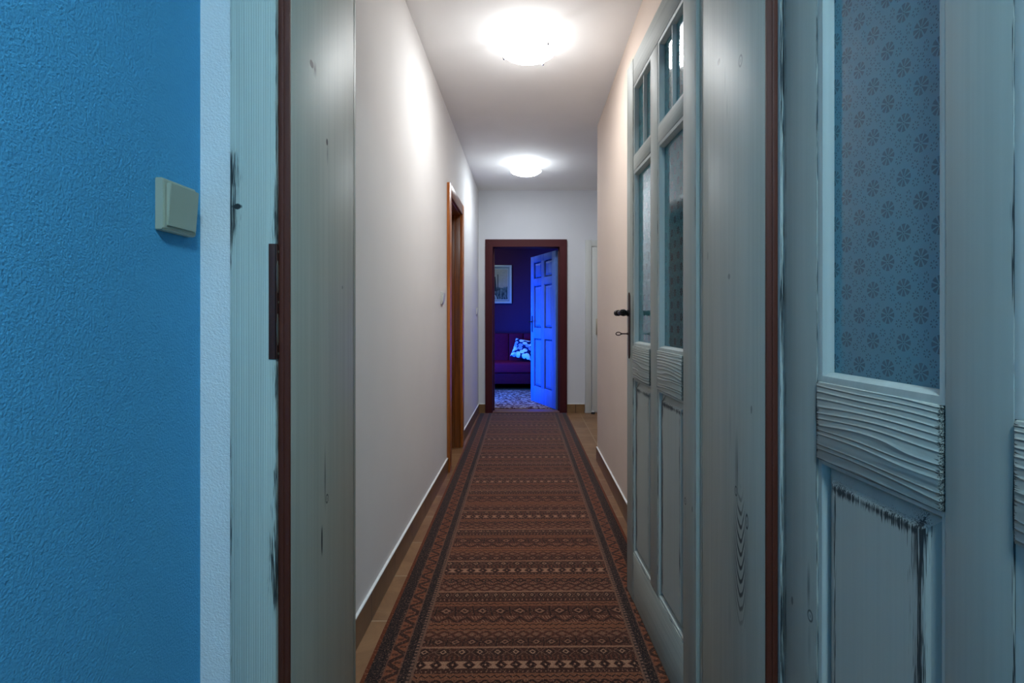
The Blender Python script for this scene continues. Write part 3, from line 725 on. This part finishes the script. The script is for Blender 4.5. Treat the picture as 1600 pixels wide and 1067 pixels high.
for i in (1, 3):
    for z0, z1 in ((zs[1], zs[2]), (zs[3], zs[4]), (zs[5], zs[6])):
        def pnl(t, i=i, z0=z0, z1=z1):
            for sg in (-1, 1):
                lv = [(0, 0.003), (0.018, 0.003), (0.040, 0.013), (0.043, 0.0145)]
                R = [[t.verts.new(p) for p in ((xs[i]+k, sg*dd, z0+k), (xs[i+1]-k, sg*dd, z0+k), (xs[i+1]-k, sg*dd, z1-k), (xs[i]+k, sg*dd, z1-k))] for k, dd in lv]
                for A, B in zip(R, R[1:]):
                    for k in range(4): t.faces.new((A[k], A[(k+1) % 4], B[(k+1) % 4], B[k]))
                t.faces.new(R[-1])
            bmesh.ops.recalc_face_normals(t, faces=t.faces)
        b = MB(); b._new(pnl)
        b.build('raised_panel', painted_wood('blue panel with painted groove shade', 'z', (0.10, 0.20, 0.50, 1), 0.4, 0.0008, 80, streak=0.1, wear_shade_col=lin(28, 30, 50),
                worn=[('x', xs[i]+0.010, 0.016, 'z', z0, z1, 1.3), ('x', xs[i+1]-0.010, 0.016, 'z', z0, z1, 1.4), ('z', z0+0.010, 0.016, None, 0, 0, 1.4), ('z', z1-0.010, 0.016, None, 0, 0, 1.3)]), d3, smooth=False)  # shade of the panel grooves painted in as dark lines
for sg in (1,):
    b = MB(); u = W3-0.055
    b.box((u-0.016, sg*h3, 0.94), (u+0.016, sg*(h3+0.006), 1.16), 0.003); b.build('lock_plate', m_black, d3)
    b = MB(); b.tube([(u, sg*h3, 1.08), (u, sg*(h3+0.05), 1.08), (u-0.02, sg*(h3+0.055), 1.08), (u-0.12, sg*(h3+0.055), 1.078)], [0.008, 0.008, 0.009, 0.007], 10); b.build('door_handle', m_black, d3)

# white door at the right of the end wall
m_wd = painted_wood('white door paint', 'z', (0.60, 0.61, 0.58, 1), 0.2, 0.0005, 90, rough=0.4, streak=0.03)
t4 = thing('trim_4', (0.68, YE0, 0)); struct(t4, 'plain white door frame at the right of the end wall half hidden by the peach wall', 'door frame')
MB().box((0, -0.02, 0), (0.075, 0, 2.055), 0.003).build('casing', m_wd, t4)
MB().box((0.80, -0.02, 0), (0.875, 0, 2.055), 0.003).build('casing', m_wd, t4)
MB().box((0.075, -0.02, 1.98), (0.80, 0, 2.055), 0.003).build('head_casing', m_wd, t4)
d5 = thing('door_5', (0.76, YE0-0.012, 0)); struct(d5, 'plain white closed door inside the white frame on the end wall', 'door')
MB().box((0, -0.004, 0.012), (0.715, 0.010, 1.975), 0.001).build('leaf', m_wd, d5)
b = MB(); b.box((0.045, -0.030, 0.93), (0.075, -0.004, 1.12), 0.003); b.build('lock_plate', m_steel, d5)
st = thing('door_stop', (0.765, YE0-0.075, 0)); tag(st, 'tiny black and white rubber door stop on the tiles beside the white door frame', 'door stop')
MB().lathe([(0, 0), (0.022, 0), (0.024, 0.006), (0.018, 0.022), (0, 0.024)], (0, 0, 0), 'z', 20).build('base', plain('black rubber', lin(16, 16, 18), 0.6), st)
MB().lathe([(0, 0.024), (0.017, 0.024), (0.016, 0.034), (0, 0.038)], (0, 0, 0), 'z', 20).build('cap', plain('white rubber', lin(215, 220, 225), 0.5), st)

# ---------------------------------------------------------------- far room: sofa, cushion, picture, carpet
m_sofa = plain('burgundy velvet', lin(110, 15, 42), 0.9, 0, 0.25, 0.1)
m_sofad = plain('dark burgundy cloth', lin(78, 12, 32), 0.9, 0, 0.2, 0.1)
so = thing('sofa', (-0.25, 8.0, 0)); tag(so, 'burgundy upholstered sofa bed with channelled back against the plum wall', 'sofa')
SX0, SX1 = -1.05, 1.15
b = MB(); b.box((SX0, 0.0, 0.27), (SX1, 0.74, 0.425), 0.03, 3); b.build('seat', m_sofa, so)
b = MB(); nch = 9
for k in range(nch):
    w_ = (SX1-SX0)/nch; a0 = SX0+k*w_
    b.prism([(a0+w_/2-w_/2*math.cos(t*PI/8), 0.60-0.035*math.sin(t*PI/8)**0.6) for t in range(9)]+[(a0+w_, 0.74), (a0, 0.74)], 'z', 0.40, 0.87)
b.build('backrest', m_sofa, so)
b = MB(); b.box((SX0+0.01, 0.02, 0.10), (SX1-0.01, 0.72, 0.262), 0.006); b.build('storage_base', m_sofad, so)
for xx in (SX0+0.1, SX1-0.1):
    for yy in (0.14, 0.64): MB().lathe([(0, 0), (0.022, 0), (0.03, 0.105), (0, 0.105)], (xx, yy, 0.001), 'z', 14).build('leg', m_black, so)

def cushion_mat():
    M = Mat('navy cloth with pale ovals'); x, y, z = M.xyz()
    a = M.noise(M.vec(x, y, z), 8, 1)
    v1 = M.vor(M.vec(x*1.0, z*1.3, 0.0), 12.0)
    n = M.t.nodes[-1]
    col = M.mix(M.noise(M.vec(x, z, y), 9, 0).ss(0.42, 0.58), lin(225, 228, 225), lin(130, 150, 200))
    M.set(color=M.mix(v1.lt(0.47), lin(22, 26, 70), col), rough=0.85, spec=0.1)
    return M.m
def cushion(name, w_, t_, mat):
    def fn(t):
        N = 14; V = {}
        for sg in (-1, 1):
            for i in range(N+1):
                for j in range(N+1):
                    if sg == 1 and (i in (0, N) or j in (0, N)): V[(sg, i, j)] = V[(-1, i, j)]; continue
                    a, c = i/N*2-1, j/N*2-1
                    pin = 1-0.07*(1-(a*a))*(abs(c)**3)
                    pin2 = 1-0.07*(1-(c*c))*(abs(a)**3)
                    th_ = t_/2*((1-a**4)*(1-c**4))**0.55
                    V[(sg, i, j)] = t.verts.new((a*w_/2*pin2, sg*th_, c*w_/2*pin))
        for sg in (-1, 1):
            for i in range(N):
                for j in range(N): t.faces.new((V[(sg, i, j)], V[(sg, i+1, j)], V[(sg, i+1, j+1)], V[(sg, i, j+1)]))
        bmesh.ops.recalc_face_normals(t, faces=t.faces)
    b = MB(); b._new(fn); return b.build(name, mat)
cu = cushion('cushion', 0.36, 0.13, cushion_mat()); cu.location = (-0.075, 8.36, 0.625)
cu.rotation_euler = (math.radians(-34), math.radians(9), math.radians(-14))
tag(cu, 'navy square cushion with pale oval pattern leaning on the burgundy sofa', 'cushion')

pc = thing('framed_picture', (-0.555, YB-0.001, 1.715)); tag(pc, 'pale framed landscape picture hanging above the sofa', 'picture')
PW, PH = 0.275, 0.33
m_pf = plain('pale picture frame', lin(190, 205, 200), 0.45); m_mat = plain('picture mount', lin(150, 165, 160), 0.8)
b = MB(); fw = 0.035
for a_, c_ in (((-PW, -0.028, -PH), (-PW+fw, 0, PH)), ((PW-fw, -0.028, -PH), (PW, 0, PH)), ((-PW+fw, -0.028, -PH), (PW-fw, 0, -PH+fw)), ((-PW+fw, -0.028, PH-fw), (PW-fw, 0, PH))): b.box(a_, c_, 0.004)
b.build('frame', m_pf, pc)
b = MB(); b.box((-PW+fw, -0.010, -PH+fw), (PW-fw, -0.002, PH-fw)); b.build('mount', m_mat, pc, smooth=False)
b = MB(); iw, ih = PW-fw-0.035, PH-fw-0.035
b.box((-iw-0.008, -0.016, -ih-0.008), (-iw, -0.010, ih+0.008)); b.box((iw, -0.016, -ih-0.008), (iw+0.008, -0.010, ih+0.008)); b.box((-iw, -0.016, ih), (iw, -0.010, ih+0.008)); b.box((-iw, -0.016, -ih-0.008), (iw, -0.010, -ih)); b.build('inner_frame', m_pf, pc, smooth=False)
def print_mat():
    M = Mat('printed landscape'); x, y, z = M.xyz()
    n = M.noise(M.vec(x, y, z), 22, 4, 0.6); n2 = M.noise(M.vec(x*40, 0.0, z*14), 1, 3)
    sky = M.mix(n, lin(150, 150, 130), lin(186, 182, 160))
    gnd = M.mix(n2.ss(0.35, 0.65), lin(26, 50, 52), lin(110, 132, 120))
    hor = (z+0.045-(n-0.5)*0.16)
    tower = ((x+0.03).abs()-0.035+(z-0.0)*0.09).lt(0.0)*z.btw(-0.12, 0.13)
    mast = (x-0.035).abs().lt(0.007)*z.btw(-0.1, 0.17)
    path = (((x+0.12)*(x+0.12)*1.0+(z+0.27)*(z+0.27)).sqrt()-0.13).abs().lt(0.008)
    hill = ((x+0.12)*(x+0.12)+(z+0.27)*(z+0.27)).sqrt().lt(0.13)
    c = M.mix(hor.lt(0.0), sky, gnd); c = M.mix(hill, c, lin(120, 140, 128)); c = M.mix(path, c, lin(196, 200, 180))
    c = M.mix(tower.max(mast), c, lin(24, 40, 46))
    M.set(color=c, rough=0.6); return M.m
b = MB(); b.box((-iw, -0.0125, -ih), (iw, -0.0105, ih)); b.build('print', print_mat(), pc, smooth=False)

def carpet_mat():
    M = Mat('mottled carpet'); x, y, z = M.xyz()
    n = M.noise(M.vec(x*1.0, y*1.0, 0.0), 14, 4, 0.7, 1.2); f = M.noise(M.vec(x, y, 0.0), 260, 1)
    c = M.mix(n.ss(0.42, 0.56), lin(92, 44, 40), lin(196, 176, 160)); c = M.mix(M.vor(M.vec(x, y, 0.0), 16).lt(0.25), c, lin(70, 40, 50))
    M.set(color=M.mix(f, c, M.mix(0.8, (0.02, 0.02, 0.02, 1), c)), rough=0.95, spec=0.1); M.bump(f, 0.5, 0.002); return M.m
ca = MB().box((-1.3, -0.78, 0), (1.3, 0.82, 0.009), 0.002).build('carpet', carpet_mat()); ca.location = (-0.2, 7.16, 0.0005)
tag(ca, 'mottled patterned carpet in blue light on the far room floor before the sofa', 'carpet')
# unseen window with glowing pane, added in the side wall for the blue light
m_wf = plain('white window frame', (0.7, 0.7, 0.7, 1), 0.4)
MW = Mat('added blue glowing pane'); MW.set(color=(0.02, 0.03, 0.05, 1), rough=0.1, emis=(0.02, 0.17, 1.0, 1), ems=0.25)
wn = thing('added_window_1', (-2.0, 6.95, 0.85)); struct(wn, 'unseen white framed window added for blue light in the side wall of the far room', 'window')
b = MB()
for a_, c_ in (((0, -0.62, -0.45), (0.05, -0.56, 0.45)), ((0, 0.56, -0.45), (0.05, 0.62, 0.45)), ((0, -0.56, -0.45), (0.05, 0.56, -0.39)), ((0, -0.56, 0.39), (0.05, 0.56, 0.45)), ((0, -0.02, -0.39), (0.045, 0.02, 0.39))): b.box(a_, c_, 0.003)
b.build('window_frame', m_wf, wn); MB().box((0.004, -0.56, -0.39), (0.012, 0.56, 0.39)).build('pane', MW.m, wn, smooth=False)
